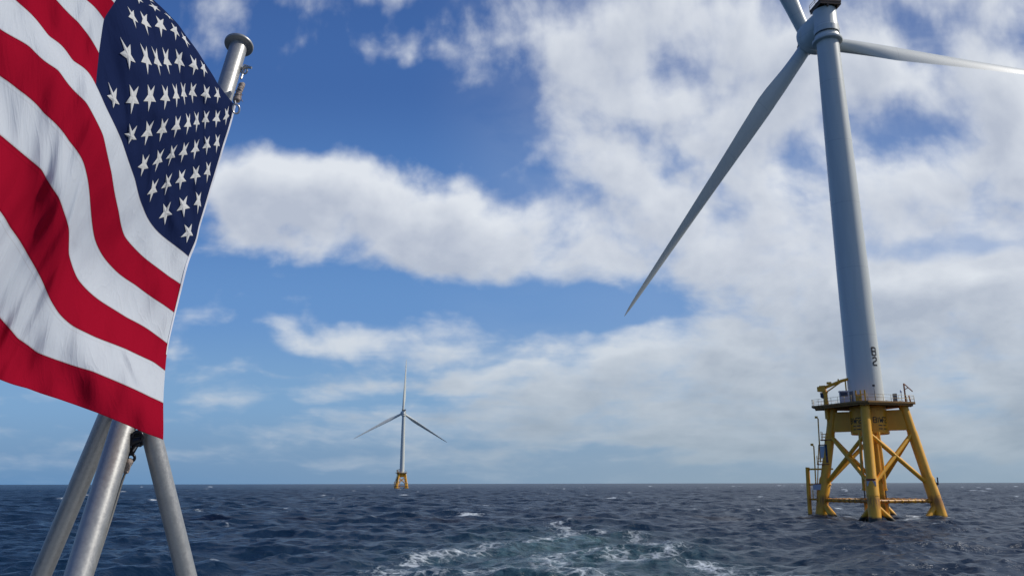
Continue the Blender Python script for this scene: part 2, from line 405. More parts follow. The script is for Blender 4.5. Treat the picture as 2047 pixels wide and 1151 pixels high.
# ------------------------------------------------------------------ the sea
def build_sea():
    r1 = 50 * np.exp(np.linspace(0, math.log(2600 / 50.), 1250))
    r2 = 2600 * np.exp(np.linspace(0, math.log(60000 / 2600.), 160))[1:]
    r0 = np.array([0.5, 6, 14, 22, 30, 37, 43, 47])
    rr = np.concatenate([r0, r1, r2])
    a = np.concatenate([np.radians(np.linspace(-180, -42, 70)[:-1]), np.radians(np.linspace(-42, 42, 1050)), np.radians(np.linspace(42, 180, 70)[1:-1])])
    RR, AA = np.meshgrid(rr, a, indexing='ij')
    X, Y = RR * np.sin(AA), RR * np.cos(AA)
    dr = np.gradient(rr)[:, None]
    Z = np.zeros_like(X); DX = np.zeros_like(X); DY = np.zeros_like(X); SL = np.zeros_like(X)
    g = np.random.default_rng(11)
    N = 110
    lam = np.exp(g.uniform(math.log(.9), math.log(34), N))
    wdir = R(152)                                      # the wind comes from ahead on the left: crests run toward the boat
    for L in lam:
        th = wdir + g.normal() * (R(28) if L > 8 else R(48))
        k = 2 * math.pi / L
        amp = .0084 * L ** 1.0 * math.exp(-(L / 20.) ** 2) * g.uniform(.6, 1.4) * (.70 if L < 4 else 1.)
        kx, ky = k * math.sin(th), k * math.cos(th)
        fade = np.clip((L / dr - 2.2) / 2.5, 0, 1)
        rows = np.where(fade[:, 0] > 0)[0]
        if len(rows) == 0: continue
        e = rows[-1] + 1
        ph = kx * X[:e] + ky * Y[:e] + g.uniform(0, 6.28)
        A = amp * fade[:e]
        c, s = np.cos(ph), np.sin(ph)
        Z[:e] += A * c; DX[:e] -= A * s * math.sin(th) * .8; DY[:e] -= A * s * math.cos(th) * .8
        if L > 2.5: SL[:e] += A * k * c
    # sea hump thrown up in the wake
    hp = at_z(1170, 1088, 0.)
    hd = ((X - hp[0]) / 3.4) ** 2 + ((Y - hp[1]) / 5.) ** 2
    Z += .55 * np.exp(-hd)
    env = np.clip((RR - 1) / 10., 0, 1)
    Z *= env
    # foam: whitecaps where the crests pile up, plus the wake
    rel = np.clip(1 - RR / 2600., 0, 1)
    foam = np.clip((SL - .54) * 2.6, 0, 1) * (.5 + .5 * (RR < 900))
    def near_path(px, wid):
        w = [at_z(x, y, 0.)[:2] for x, y in px]; best = np.full(X.shape, 1e9)
        sl = np.where(rr < 260)[0]; e = sl[-1] + 1
        for p, q in zip(w[:-1], w[1:]):
            d = q - p; l2 = d @ d
            tt = np.clip(((X[:e] - p[0]) * d[0] + (Y[:e] - p[1]) * d[1]) / l2, 0, 1)
            best[:e] = np.minimum(best[:e], np.hypot(X[:e] - p[0] - tt * d[0], Y[:e] - p[1] - tt * d[1]))
        return np.exp(-(best / (wid * 1.35)) ** 1.5)
    paths = [([(1110, 1048), (1140, 1065), (1090, 1085), (1000, 1090), (930, 1108), (860, 1112), (800, 1130), (760, 1165)], 1.7, .62),
             ([(1150, 1062), (1200, 1062), (1265, 1072), (1300, 1086)], 1.3, .6),
             ([(1300, 1086), (1390, 1102), (1330, 1112), (1250, 1118), (1180, 1096), (1100, 1100), (1095, 1130)], 1.5, .6),
             ([(1095, 1108), (1110, 1130), (1180, 1150), (1260, 1165)], 2., .6),
             ([(1400, 1128), (1450, 1140), (1500, 1146), (1560, 1160)], 1.7, .68),
             ([(790, 1150), (900, 1150), (1010, 1146), (1120, 1152)], 1.9, .5),
             ([(860, 1128), (960, 1118), (1040, 1112)], 1.2, .35),
             ([(915, 1031), (938, 1030), (962, 1029)], 1.2, .95), ([(905, 1010), (945, 1009), (975, 1010)], 2.5, .6), ([(930, 1001), (1000, 1000)], 3.2, .6),
             ([(1080, 1003), (1094, 1003)], 1.6, .95), ([(520, 1113), (560, 1116), (600, 1118)], 1.2, .42), ([(300, 1104), (330, 1106)], .8, .4), ([(440, 1046), (500, 1056)], .7, .4),
             ([(1640, 1036), (1700, 1039), (1760, 1040), (1800, 1037)], 1.1, .42), ([(1700, 1024), (1715, 1024)], 1.1, .5)]
    for px, wd, am in paths: foam = np.maximum(foam, am * near_path(px, wd))
    for (lx, ly) in ((-10., 0), (10., 0), (0, -10.), (0, 10.), (-13.1, .75), (-13.1, -.75), (5, -5), (-5, -5), (5, 5), (-5, 5)):   # broken water round the legs
        ca, sa = math.cos(RZ), math.sin(RZ); cx, cy = near_ax[0] + lx * ca - ly * sa, near_ax[1] + lx * sa + ly * ca
        foam = np.maximum(foam, .85 * np.exp(-(np.hypot(X - cx, (Y - cy) * .7) / 1.9) ** 2))
    for i in range(130):                                # scattered whitecaps toward the horizon
        D = math.exp(g.uniform(math.log(170), math.log(2600))); az = R(g.uniform(-36, 36)); L = g.uniform(.5, 2.6) * (1 + D / 1100)
        cx, cy = D * math.sin(az), D * math.cos(az)
        jj = np.searchsorted(rr, D); lo, hi = max(jj - 60, 0), jj + 60
        dx = (X[lo:hi] - cx) * math.cos(az) - (Y[lo:hi] - cy) * math.sin(az); dy = (X[lo:hi] - cx) * math.sin(az) + (Y[lo:hi] - cy) * math.cos(az)
        wy = max(.7, D * D / (EYE * FPX) * .55)
        foam[lo:hi] = np.maximum(foam[lo:hi], g.uniform(.6, 1.2) * np.exp(-(dx / L) ** 2 - (dy / wy) ** 2))
    wk = at_z(1150, 1110, 0.)
    turb = .8 * np.exp(-((X - wk[0]) / 13.) ** 2 - ((Y - wk[1]) / 34.) ** 2) + np.exp(-hd * .7)
    n, m_ = X.shape
    co = np.stack([X + DX * env, Y + DY * env, Z], -1).reshape(-1, 3)
    idx = np.arange(n * m_).reshape(n, m_)
    nx = np.roll(idx, -1, 1)
    q = np.stack([idx[:-1], nx[:-1], nx[1:], idx[1:]], -1).reshape(-1, 4)[:, ::-1]
    me = bpy.data.meshes.new('water')
    me.vertices.add(len(co)); me.vertices.foreach_set('co', co.ravel())
    me.loops.add(q.size); me.loops.foreach_set('vertex_index', q.ravel().astype(np.int32))
    me.polygons.add(len(q)); me.polygons.foreach_set('loop_start', np.arange(0, q.size, 4, dtype=np.int32))
    me.polygons.foreach_set('use_smooth', np.ones(len(q), bool))
    me.update(calc_edges=True)
    for nm, v in (('foam', foam), ('turb', np.clip(turb, 0, 1))):
        at = me.attributes.new(nm, 'FLOAT', 'POINT'); at.data.foreach_set('value', v.ravel().astype(np.float32))
    me.materials.append(m_water())
    o = bpy.data.objects.new('water', me); col.objects.link(o); o['kind'] = 'structure'
build_sea()

# ------------------------------------------------------------------ wind turbines
HUBH, OVER, BLADE = 100., 7., 75.
DECKZ = 20.5
LEG_A0, LEG_A1 = 10.0, 6.0
LEGDIR = [np.array(d, float) for d in ((0, -1), (1, 0), (0, 1), (-1, 0))]
def legp(k, z):
    a = LEG_A0 + (LEG_A1 - LEG_A0) * z / 20.; return np.array([*(LEGDIR[k] * a), z])
STROKES = {'B': [[(0, 0), (0, 1), (.42, 1), (.58, .9), (.58, .62), (.42, .52), (0, .52)], [(.42, .52), (.6, .42), (.6, .1), (.44, 0), (0, 0)]],
           '2': [[(0, .82), (.08, .95), (.22, 1), (.42, 1), (.57, .9), (.57, .66), (.45, .55), (.12, .42), (0, .28), (0, 0), (.6, 0)]],
           'I': [[(.3, 0), (.3, 1)]], 'W': [[(0, 1), (.15, 0), (.33, .7), (.5, 0), (.66, 1)]], 'F': [[(0, 0), (0, 1), (.58, 1)], [(0, .52), (.45, .52)]]}
def lettering(mb, text, ang, z, h, rad, step=None, vertical=False, w=.13):
    """letters painted on a standing cylinder; ang = angle of the first letter's middle"""
    for i, ch in enumerate(text):
        if vertical: a0, zb = ang, z - i * h * 1.28
        else: a0, zb = ang + i * step, z
        for st in STROKES[ch]:
            P = []
            for (a, b), (c, d) in zip(st[:-1], st[1:]):
                for k in range(6): P.append((a + (c - a) * k / 6, b + (d - b) * k / 6))
            P.append(st[-1]); P = np.array(P)
            vs = []
            for j in range(len(P)):
                dd = P[min(j + 1, len(P) - 1)] - P[max(j - 1, 0)]; dd /= np.linalg.norm(dd); nn = np.array([-dd[1], dd[0]]) * w / 2
                for sg in (1, -1):
                    u, v = P[j] + nn * sg
                    aa = a0 + (u - .3) * h / rad; rr_ = rad(zb + v * h) if callable(rad) else rad
                    vs.append((rr_ * math.cos(aa), rr_ * math.sin(aa), zb + v * h))
            mb.add(vs, [(2 * j, 2 * j + 1, 2 * j + 3, 2 * j + 2) for j in range(len(P) - 1)])
TOW_Z = [20.5, 45., 70., 96.2]; TOW_R = [3.12, 2.92, 2.62, 2.2]
def tower_r(z): return float(np.interp(z, TOW_Z, TOW_R))
def blade_mesh():
    mb = MB(); ns, n = 46, 26
    rings = []
    for i in range(ns):
        s = (i / (ns - 1)) ** 1.0; r_ = 1.6 + s * (BLADE - 1.6)
        chord = float(np.interp(s, [0, .04, .10, .17, .24, .35, .5, .7, .85, .95, .985, 1], [2.9, 2.9, 3.3, 4.1, 4.7, 4.3, 3.4, 2.35, 1.6, 1.0, .55, .12]))
        th = float(np.interp(s, [0, .04, .10, .17, .24, .35, .5, .7, 1], [1., 1., .82, .52, .36, .28, .23, .19, .15]))
        le = float(np.interp(s, [0, .04, .1, .2, 1], [.5, .5, .44, .36, .32]))
        tw = R(float(np.interp(s, [0, .15, .4, 1], [8, 8, 2, -3])))
        ring = []
        for k in range(n):
            a = 2 * math.pi * k / n
            x = .5 - .5 * math.cos(a)
            circ = .5 * math.sin(a)
            foil = .5 * math.sin(a) * (1.55 * (1 - x) ** .55 * .95 if True else 1)
            f = min(1, max(0, (s - .04) / .16))
            y = (circ * (1 - f) + foil * f) * th
            cx, cy = (x - le) * chord, y * chord
            ring.append((cx * math.cos(tw) - cy * math.sin(tw), cx * math.sin(tw) + cy * math.cos(tw) + .9 * (s ** 2), r_))
        rings.append(ring)
    vs = [p for r_ in rings for p in r_]
    fs = [(i * n + k, i * n + (k + 1) % n, (i + 1) * n + (k + 1) % n, (i + 1) * n + k) for i in range(ns - 1) for k in range(n)]
    mb.add(vs, fs, True); mb.add(rings[-1], [tuple(range(n))])
    return mb
PITCHB = R(-36)
_shared = {}
def shared(name, key, mb_fn, m, parent, sharp_ang=None):
    if key in _shared:
        o = bpy.data.objects.new(name, _shared[key]); col.objects.link(o); o.parent = parent; return o
    o = mb_fn().build(name, m, parent)
    if sharp_ang: sharp(o, sharp_ang)
    _shared[key] = o.data; return o
def B_(f):
    mb = MB(); f(mb); return mb

def turbine(name, loc, rz, psi, th, pitch, label, letters):
    root = empty(name, loc, rz); tag(root, label, 'wind turbine', 'offshore wind turbines on yellow jackets')
    P = lambda nm, key, f, m, par=root, sa=35: shared(nm, key, lambda: B_(f), m, par, sa)
    # --- jacket
    for k in range(4):
        P('jacket_leg', f'leg{k}', lambda mb: (mb.tube([legp(k, -4), legp(k, 6.8), legp(k, 7.3), legp(k, 15), legp(k, 15.3), legp(k, 20.)], [1.05, 1.05, .86, .86, .8, .8], 28),
                                               mb.tube([legp(k, 3.9), legp(k, 3.95)], [1.09, 1.09], 28)), YEL)
    for k in range(4):
        j = (k + 1) % 4
        def brace(mb, a, b, r_): mb.tube([a, b], r_, 18)
        P('cross_brace', f'xa{k}', lambda mb: brace(mb, legp(k, 15.0), legp(j, 5.6), .38), YEL)
        P('cross_brace', f'xb{k}', lambda mb: brace(mb, legp(j, 15.0), legp(k, 5.6), .36), YEL)
        def hz(mb):
            a, b = legp(k, 3.1), legp(j, 3.1); mb.tube([a, b], .31, 18)
            for q in np.linspace(.12, .88, 8):
                c = a + (b - a) * q; d = (b - a) / np.linalg.norm(b - a); mb.tube([c - d * .12, c + d * .12], .38, 14)
        P('horizontal_brace', f'hz{k}', hz, YEL)
        def low(mb):
            a, b = legp(k, 2.7), legp(j, 2.7); c = (legp(k, -3.4) + legp(j, -3.4)) / 2
            mb.tube([a, c], .47, 18)
        def low2(mb):
            a, b = legp(k, 2.7), legp(j, 2.7); c = (legp(k, -3.4) + legp(j, -3.4)) / 2
            mb.tube([b, c + np.array([0, 0, -.3])], .47, 18)
        P('lower_brace', f'la{k}', low, YEL); P('lower_brace', f'lb{k}', low2, YEL)
    # --- transition piece
    def can(mb): mb.lathe([(0, 14.9), (3.2, 14.9), (3.32, 15.05), (3.32, 15.45), (3.2, 15.5), (3.2, 20.0)], 56)
    tp = P('transition_piece', 'can', can, YEL)
    for k in range(4):
        def gird(mb):
            d = LEGDIR[k]; n = np.array([-d[1], d[0]]); w = .75
            o_, i_ = legp(k, 16.)[:2], d * 3.0
            ot, ob = legp(k, 19.1)[:2] - d * .55, legp(k, 15.6)[:2] - d * .55
            vs = [(*(i_ - n * w), 15.55), (*(i_ + n * w), 15.55), (*(ob + n * w), 15.55), (*(ob - n * w), 15.55),
                  (*(i_ - n * w), 19.2), (*(i_ + n * w), 19.2), (*(ot + n * w), 19.2), (*(ot - n * w), 19.2)]
            mb.add(vs, [(3, 2, 1, 0), (4, 5, 6, 7), (0, 1, 5, 4), (1, 2, 6, 5), (2, 3, 7, 6), (3, 0, 4, 7)])
        P('box_girder', f'gird{k}', gird, YEL)
    if letters:
        for ang in (R(-46), R(-134)):
            mb = MB(); lettering(mb, 'BIWF2', ang - R(21), 16.9, .95, 3.215, R(10.5), w=.16)
            mb.build('foundation_lettering', BLK, tp)
            for zz, ww in ((16.3, .30), (15.7, .30)):             # two lines of fine lettering, too small to read
                for q0, q1 in ((0, 4), (5, 9)):
                    mb = MB()
                    a0 = ang - R(11) + q0 * R(3.6); aa = [a0 + (q1 - q0) * R(3.4) * i / 6 for i in range(7)]
                    mb.add([(3.215 * math.cos(a), 3.215 * math.sin(a), z) for a in aa for z in (zz, zz + ww * .55)], [(2 * i, 2 * i + 2, 2 * i + 3, 2 * i + 1) for i in range(6)])
                    mb.build('fine_lettering', BLK, tp)
    # --- deck
    c = .9
    def cut(tip, d, w):
        n = np.array([-d[1], d[0]]); return [d * tip - n * w, d * tip + n * w]
    poly = cut(8.0, LEGDIR[0], .8) + cut(8.1, LEGDIR[1], .7) + cut(8.0, LEGDIR[2], .8) + cut(9.7, LEGDIR[3], 1.3)
    poly = [tuple(p) for p in poly]
    dk = P('platform_deck', 'deck', lambda mb: mb.prism(poly, 20.18, DECKZ), RUST)
    def under(mb):
        for k in range(4):
            d = LEGDIR[k]; L = 9.2 if k == 3 else 7.4
            mb.box((*(d * (L / 2 + 1.5)), 19.93), (L - 3., .5, .5), math.atan2(d[1], d[0]))
        pp = [np.array(p) for p in poly]
        for p, q in zip(pp, pp[1:] + pp[:1]):
            p, q = p * .93, q * .93; m_ = (p + q) / 2; d = q - p
            mb.box((m_[0], m_[1], 20.0), (np.hypot(*d), .3, .35), math.atan2(d[1], d[0]))
    P('deck_beams', 'beams', under, RUST)
    def rail(mb):
        pp = [np.array(p) * .985 for p in poly]
        for p, q in zip(pp, pp[1:] + pp[:1]):
            L = np.hypot(*(q - p)); m_ = max(1, int(round(L / 1.6)))
            for i in range(m_):
                c = p + (q - p) * i / m_; mb.tube([(*c, DECKZ), (*c, DECKZ + 1.15)], .04, 6)
            for h in (.6, 1.15): mb.tube([(*p, DECKZ + h), (*q, DECKZ + h)], .03, 6)
    P('guard_rail', 'rail', rail, RAILM)
    # --- tower
    def tow(mb):
        zs = np.linspace(TOW_Z[0], TOW_Z[-1], 40); mb.lathe([(tower_r(z), z) for z in zs], 72)
        mb.lathe([(tower_r(20.5), 20.51), (3.3, 20.52), (3.3, 20.75), (tower_r(20.75), 20.78)], 56)
    tw = P('tower', 'tower', tow, PAINT)
    if letters:
        mb = MB(); lettering(mb, 'B2', R(-61 + 0), 31.0, 1.75, lambda z: tower_r(z) + .012, vertical=True, w=.155) if False else None
        for i, ch in enumerate('B2'):
            sub = MB(); zb = 29.3 - i * 1.85
            lettering(sub, ch, LETTER_ANG, zb, 1.45, tower_r(zb + .8) + .02, vertical=True, w=.21); mb.add(sub.v, sub.f)
        mb.build('tower_lettering', BLK, tw)
    # --- door on the tower
    da = R(-140)
    P('tower_door', 'door', lambda mb: mb.box((3.07 * math.cos(da), 3.07 * math.sin(da), 21.75), (.16, 1.0, 2.2), da), DKGREY)
    # --- yaw head, nacelle, hub and rotor
    head = empty('rotor_head_assembly', (0, 0, 0), psi - rz); head.parent = root
    # (kept one level deep: every nacelle piece is parented to the thing through matrices)
    bpy.data.objects.remove(head)
    H = Matrix.Rotation(psi - rz, 4, 'Z')                        # local +Y of H points to the rotor
    tilt = R(5)
    def put(o, Mx): o.matrix_local = Mx
    def yawring(mb):
        mb.lathe([(2.2, 96.0), (2.95, 96.05), (3.0, 96.15), (3.0, 96.5), (2.7, 96.6), (2.45, 97.6), (2.6, 97.62)], 56)
    P('yaw_flange', 'yawring', yawring, PAINT)
    P('yaw_gap', 'yawgap', lambda mb: mb.lathe([(2.4, 97.55), (2.36, 97.6), (2.36, 98.0), (2.4, 98.02)], 48), DARK)
    def nac(mb):
        # round housing over the yaw bearing, then the body that leans forward to the generator
        mb.lathe([(2.40, 98.0), (2.5, 98.05), (2.5, 99.3), (2.42, 99.36), (2.38, 99.42), (2.38, 103.4), (0, 103.5)], 56)
        secs = [(-1.6, 102.3, 1.5, 1.2), (-1.0, 102.2, 2.15, 1.75), (.6, 101.6, 2.5, 2.2), (2.2, 100.9, 3.0, 2.9), (3.6, 100.45, 3.35, 3.35), (4.4, 100.4, 3.45, 3.45)]
        vs = []; n = 36
        for y, z, rx, rz_ in secs:
            for k in range(n):
                a = 2 * math.pi * k / n; ca, sa = math.cos(a), math.sin(a)
                p = 2.6; e = (abs(ca) ** p + abs(sa) ** p) ** (-1 / p)
                vs.append((rx * ca * e, y, z + rz_ * sa * e))
        fs = [(i * n + k, (i + 1) * n + k, (i + 1) * n + (k + 1) % n, i * n + (k + 1) % n) for i in range(len(secs) - 1) for k in range(n)]
        mb.add(vs, fs, True); mb.add(vs[:n], [tuple(range(n))])
    o = P('nacelle', 'nacelle', nac, PAINT); put(o, H)
    AX = (np.array([1., 0, 0]), np.array([0, 0, 1.]), np.array([0, 1., 0]))
    o = P('generator', 'gen', lambda mb: mb.lathe([(0, 0), (2.6, 0), (3.6, .25), (3.75, .5), (3.75, 1.6), (3.55, 1.8), (0, 1.85)], 56, (0, 4.1, 100.3), AX), PAINT); put(o, H)
    def heli(mb):
        mb.prism([(-2.35, -2.9), (2.35, -2.9), (2.4, 1.6), (-2.4, 1.6)], 104.1, 104.5)
        for x_ in (-2.2, -1.1, 0, 1.1, 2.2): mb.box((x_, -.65, 103.8), (.22, 4.3, .55))
        for y_ in (-2.75, -1.2): mb.box((0, y_, 103.78), (4.6, .24, .5))
        mb.box((1.8, -2.5, 103.5), (.5, .5, .6)); mb.box((-.6, -2.6, 103.45), (.4, .4, .7))
    o = P('hoist_platform', 'heli', heli, BRN); put(o, H)
    def hrail(mb):
        for h in (105.1, 105.6):
            mb.tube([(2.3, -2.85, h), (-2.3, -2.85, h), (-2.35, 1.5, h)], .05, 6); mb.tube([(2.3, -2.85, h), (2.35, 1.5, h)], .05, 6)
        for x, y in ((-2.3, -2.85), (0, -2.85), (2.3, -2.85), (-2.3, -.8), (2.3, -.8), (-2.35, 1.5), (2.35, 1.5)): mb.tube([(x, y, 104.5), (x, y, 105.6)], .05, 6)
    o = P('hoist_rail', 'helirail', hrail, BRN); put(o, H)
    o = P('cable_duct', 'duct', lambda mb: (mb.tube([(2.45, .3, 103.9), (2.62, .2, 101.5), (2.72, 0, 99.5), (2.5, -.2, 98.4)], [.22, .25, .3, .2], 12)), DARK); put(o, H)
    T = H @ Matrix.Translation((0, OVER, HUBH + OVER * math.sin(tilt))) @ Matrix.Rotation(tilt, 4, 'X')
    def hub(mb):
        prof = [(2.1, -1.4), (2.35, -1.2), (2.45, -.4), (2.4, .6), (2.1, 1.5), (1.5, 2.3), (.7, 2.75), (0, 2.85)]
        mb.lathe([(0, -1.4)] + prof, 48, (0, 0, 0), AX)
    o = P('hub', 'hub', hub, PAINT); put(o, T)
    for k in range(3):
        a = th + k * 2 * math.pi / 3
        # blade-local: z = span, x = trailing edge (clockwise seen from behind), y = rotor axis
        d = Vector((math.cos(a), 0, math.sin(a))); tr = Vector((math.sin(a), 0, -math.cos(a))); n = Vector((0, 1, 0))
        cb, sb = math.cos(pitch), math.sin(pitch)
        cx = tr * cb + n * sb; cy = d.cross(cx)
        Bm = Matrix(((cx.x, cy.x, d.x, 0), (cx.y, cy.y, d.y, 0), (cx.z, cy.z, d.z, 0), (0, 0, 0, 1)))
        bo = P('blade', 'blade', lambda mb: None, PAINT) if 'blade' in _shared else shared('blade', 'blade', blade_mesh, PAINT, root, 60)
        put(bo, T @ Bm)
        co = shared('blade_root_ring', 'brr', lambda: B_(lambda mb: mb.lathe([(1.45, 1.9), (1.72, 1.95), (1.72, 2.45), (1.45, 2.5)], 40)), DKGREY, bo)
    # --- crane on the deck's left corner
    L = LEGDIR[3]
    cp = np.array([-7.1, -.6])
    def ped(mb):
        mb.tube([(*cp, 18.0), (*cp, 22.9)], .42, 20); mb.tube([(*cp, 22.9), (*cp, 23.1)], .55, 20)
        mb.tube([(*cp, 18.3), tuple(legp(3, 15.2))], .22, 12)
    cr = P('deck_crane', 'crane', ped, YEL)
    bd = np.array([5.9, -.95]); bd /= np.hypot(*bd); bl = 5.9
    def V(s_, z): return (*(cp + bd * s_), z)
    def house(mb):
        mb.box((*(cp - bd * .35), 23.75), (1.1, .95, 1.15), math.atan2(bd[1], bd[0])); mb.box((*(cp - bd * 1.0), 23.7), (.55, 1.1, .9), math.atan2(bd[1], bd[0]))
        mb.box((*(cp + bd * .9), 24.75), (.8, .5, .4), math.atan2(bd[1], bd[0]))
    P('crane_housing', 'crhouse', house, YEL, cr)
    def boom(mb):
        for s_ in (-.28, .28):
            pass
        mb.tube([V(.2, 24.0), V(bl * .55, 25.0), V(bl, 25.55)], [.3, .3, .2], 8, smooth=False)
        mb.tube([V(.3, 23.1), V(bl * .5, 24.7)], .13, 8); mb.box(V(bl * .84, 25.85), (.3, .3, .55)); mb.box(V(bl * 1.0, 25.45), (.5, .4, .6))
        mb.box(V(bl * .45, 25.2), (.25, .25, .35))
    P('crane_boom', 'crboom', boom, YEL, cr)
    P('boom_rest', 'crrest', lambda mb: mb.tube([V(bl * .66, DECKZ), V(bl * .66, 25.1)], .13, 10), YEL, cr)
    P('crane_winch', 'crwinch', lambda mb: (mb.tube([(*(cp - bd * .55 + np.array([0, -.4])), 22.3), (*(cp - bd * .55 + np.array([0, .4])), 22.3)], .35, 14), mb.box((*(cp - bd * .6), 22.75), (.6, .5, .5))), BLUEP, cr)
    P('hook_block', 'crhook', lambda mb: (mb.tube([V(bl, 25.2), V(bl, 21.9)], .05, 6), mb.box(V(bl * .985, 24.3), (.28, .28, .7))), DARK, cr)
    # --- deck kit
    P('control_cabinet', 'cab', lambda mb: (mb.box((-3.55, -3.2, 21.6), (1.5, .8, 2.0), R(20)), mb.box((-3.55, -3.2, 22.75), (1.7, 1.0, .2), R(20))), SIGNW)
    P('cabinet_panel', 'cabp', lambda mb: mb.box((-3.55 + .06, -3.2 - .42, 22.2), (1.3, .06, .7), R(20)), BLUEP)
    def gate(mb):
        for x, y in ((-1.15, -7.3), (-.35, -7.55), (.35, -7.6)): mb.box((x, y, DECKZ + .95), (.26, .22, 1.9))
        mb.box((-.4, -7.5, DECKZ + 1.1), (1.5, .1, .12)); mb.box((-.75, -7.4, DECKZ + .5), (.5, .4, 1.0))
    P('ladder_gate', 'gate', gate, YEL)
    P('camera_mast', 'mast', lambda mb: (mb.tube([(1.9, -6.2, DECKZ), (1.9, -6.2, DECKZ + 2.7)], .05, 6), mb.box((1.85, -6.2, DECKZ + 2.75), (.42, .3, .32))), DARK)
    P('deck_box', 'dbox', lambda mb: mb.box((4.95, -2.2, DECKZ + .75), (.55, .6, 1.5), R(30)), DKGREY)
    P('lamp_post', 'lpost', lambda mb: mb.tube([(6.0, -1.4, DECKZ), (6.0, -1.4, DECKZ + 1.75)], .05, 8), DKGREY)
    P('marine_lantern', 'lantern', lambda mb: mb.lathe([(0, 22.2), (.16, 22.2), (.2, 22.35), (.2, 22.55), (.1, 22.7), (0, 22.72)], 14, (6.0, -1.4, 0)), LAMPM)
    def davit(mb):
        mb.tube([(6.6, -.9, DECKZ), (6.6, -.9, DECKZ + 3.4)], .14, 10); mb.tube([(6.6, -.9, DECKZ + 3.4), (7.9, -.4, DECKZ + 1.9)], .1, 8)
        mb.tube([(6.6, -.9, DECKZ + 2.3), (7.2, -.65, DECKZ + 2.6)], .07, 8)
    P('davit', 'davit', davit, ORNG)
    P('rail_post', 'rpost', lambda mb: mb.tube([(7.35, -.55, DECKZ), (7.2, -.6, DECKZ + 1.2)], .12, 8), ORNG)
    # --- boat landing and ladders outside the left leg
    bx = lambda a, z: legp(3, z) + np.array([-a, 0, 0])
    LX = lambda y, z, out: np.array([legp(3, 3.)[0] - out + (-.09 * (9. - z)) * .0, y, z])
    xo = -13.1
    for y in (-.75, .75):
        P('fender_tube', f'fend{y}', lambda mb: mb.tube([(xo, y, -3), (xo + .15, y, 4.), (xo + .35, y, 9.1)], .27, 16), YEL)
    for z in (8.75, 3.2, 5.9):
        def land(mb):
            xi = legp(3, z)[0]
            for y in (-.75, .75): mb.tube([(xo + .25, y, z), (xi, y * .4, z)], .16, 10)
            mb.tube([(xo + .25, -.75, z), (xo + .25, .75, z)], .16, 10)
        P('landing_frame', f'landf{z}', land, YEL)
    def lad(mb):
        for y in (-.3, .3): mb.tube([(-11.9, y, .3), (-10.35, y, 13.2)], .06, 8)
        for z in np.arange(.5, 13., .35): mb.tube([(-11.9 + 1.55 * (z - .3) / 12.9, -.3, z), (-11.9 + 1.55 * (z - .3) / 12.9, .3, z)], .03, 6)
    P('access_ladder', 'lad', lad, YEL)
    for x0, x1, z in ((-11.6, -9.6, 6.05), (-10.9, -8.7, 9.6), (-9.9, -7.3, 14.1)):   # platforms stepping up the leg
        P('rest_platform', f'rest{z}', lambda mb: mb.box(((x0 + x1) / 2, 0, z), (x1 - x0, 1.8, .16)), ORNG)
    def hoops(mb):
        mb.tube([(-11.45, -.5, 6.0), (-11.2, -.5, 13.0), (-11.55, -.5, 13.2)], .12, 8)
        mb.tube([(-10.35, .1, 10.0), (-10.05, .1, 18.2), (-10.35, .1, 18.4)], .12, 8)
        mb.tube([(-7.9, .1, 14.1), (-8.2, .1, 19.9)], .1, 8)
        for (x0, x1, z) in ((-10.9, -8.9, 9.6), (-9.75, -7.7, 14.1)):
            for x in (x0 + .1, x1 - .1):
                for y in (-.85, .85): mb.tube([(x, y, z), (x, y, z + 1.6)], .06, 6)
            for h in (.6, 1.1):
                for y in (-.85, .85): mb.tube([(x0 + .1, y, z + h), (x1 - .1, y, z + h)], .045, 6)
        mb.box((-10.35, .1, 18.45), (.5, .4, .4)); mb.box((-11.5, -.5, 13.3), (.5, .4, .4))
        for x in (-12.1, -11.1, -10.4): mb.tube([(x, -.6, 3.2), (x, -.6, 4.9)], .07, 6)
    P('landing_posts', 'hoops', hoops, YEL)
    P('wind_screen', 'screen', lambda mb: (mb.box((-9.65, -.55, 11.9), (1.0, .08, 2.2))), SCRN)
    P('screen_panel', 'screenp', lambda mb: (mb.box((-9.0, -.3, 11.5), (.35, 1.2, 3.2)), mb.box((-9.55, -.2, 13.2), (1.5, 1.3, .16))), BLUEP)
    P('landing_sign', 'lsign', lambda mb: mb.box((-10.95, -.9, 5.45), (2.0, .08, 1.0)), SIGNW)
    for ch in root.children:                                # the whole landing sits close in to the leg
        if ch.name.split('.')[0] in ('fender_tube', 'landing_frame', 'access_ladder', 'rest_platform', 'landing_posts', 'wind_screen', 'screen_panel', 'landing_sign'): ch.location.x += 1.15
    # --- cable tubes by the front leg
    for sx, key in ((-1.45, 'jt1'), (1.9, 'jt2')):
        yb = -7.4 if sx < 0 else -6.8
        def jt(mb):
            mb.tube([(sx * .9, yb + 1.6, 15), (sx, yb + .4, 9.0), (sx, yb, 5.2)], .27, 14); mb.tube([(sx, yb, 5.25), (sx, yb, 4.9)], .36, 14)
            mb.tube([(sx, yb, 3.6), (sx, yb - .1, -3)], .30, 14)
        jo = P('cable_tube', key, jt, YEL)
        P('power_cable', key + 'c', lambda mb: mb.tube([(sx, yb, 5.2), (sx, yb, 3.3)], .11, 10), DARK, jo)
    fl = legp(0, 6.5)
    P('leg_sign', 'legsign', lambda mb: mb.box((fl[0], fl[1] - 1.0, 6.1), (1.45, .10, .85)), SIGNW)
    P('leg_sign_band', 'legsignb', lambda mb: mb.box((fl[0], fl[1] - 1.02, 6.75), (1.5, .12, .3)), SIGNR)
    rl = legp(1, 6.2)
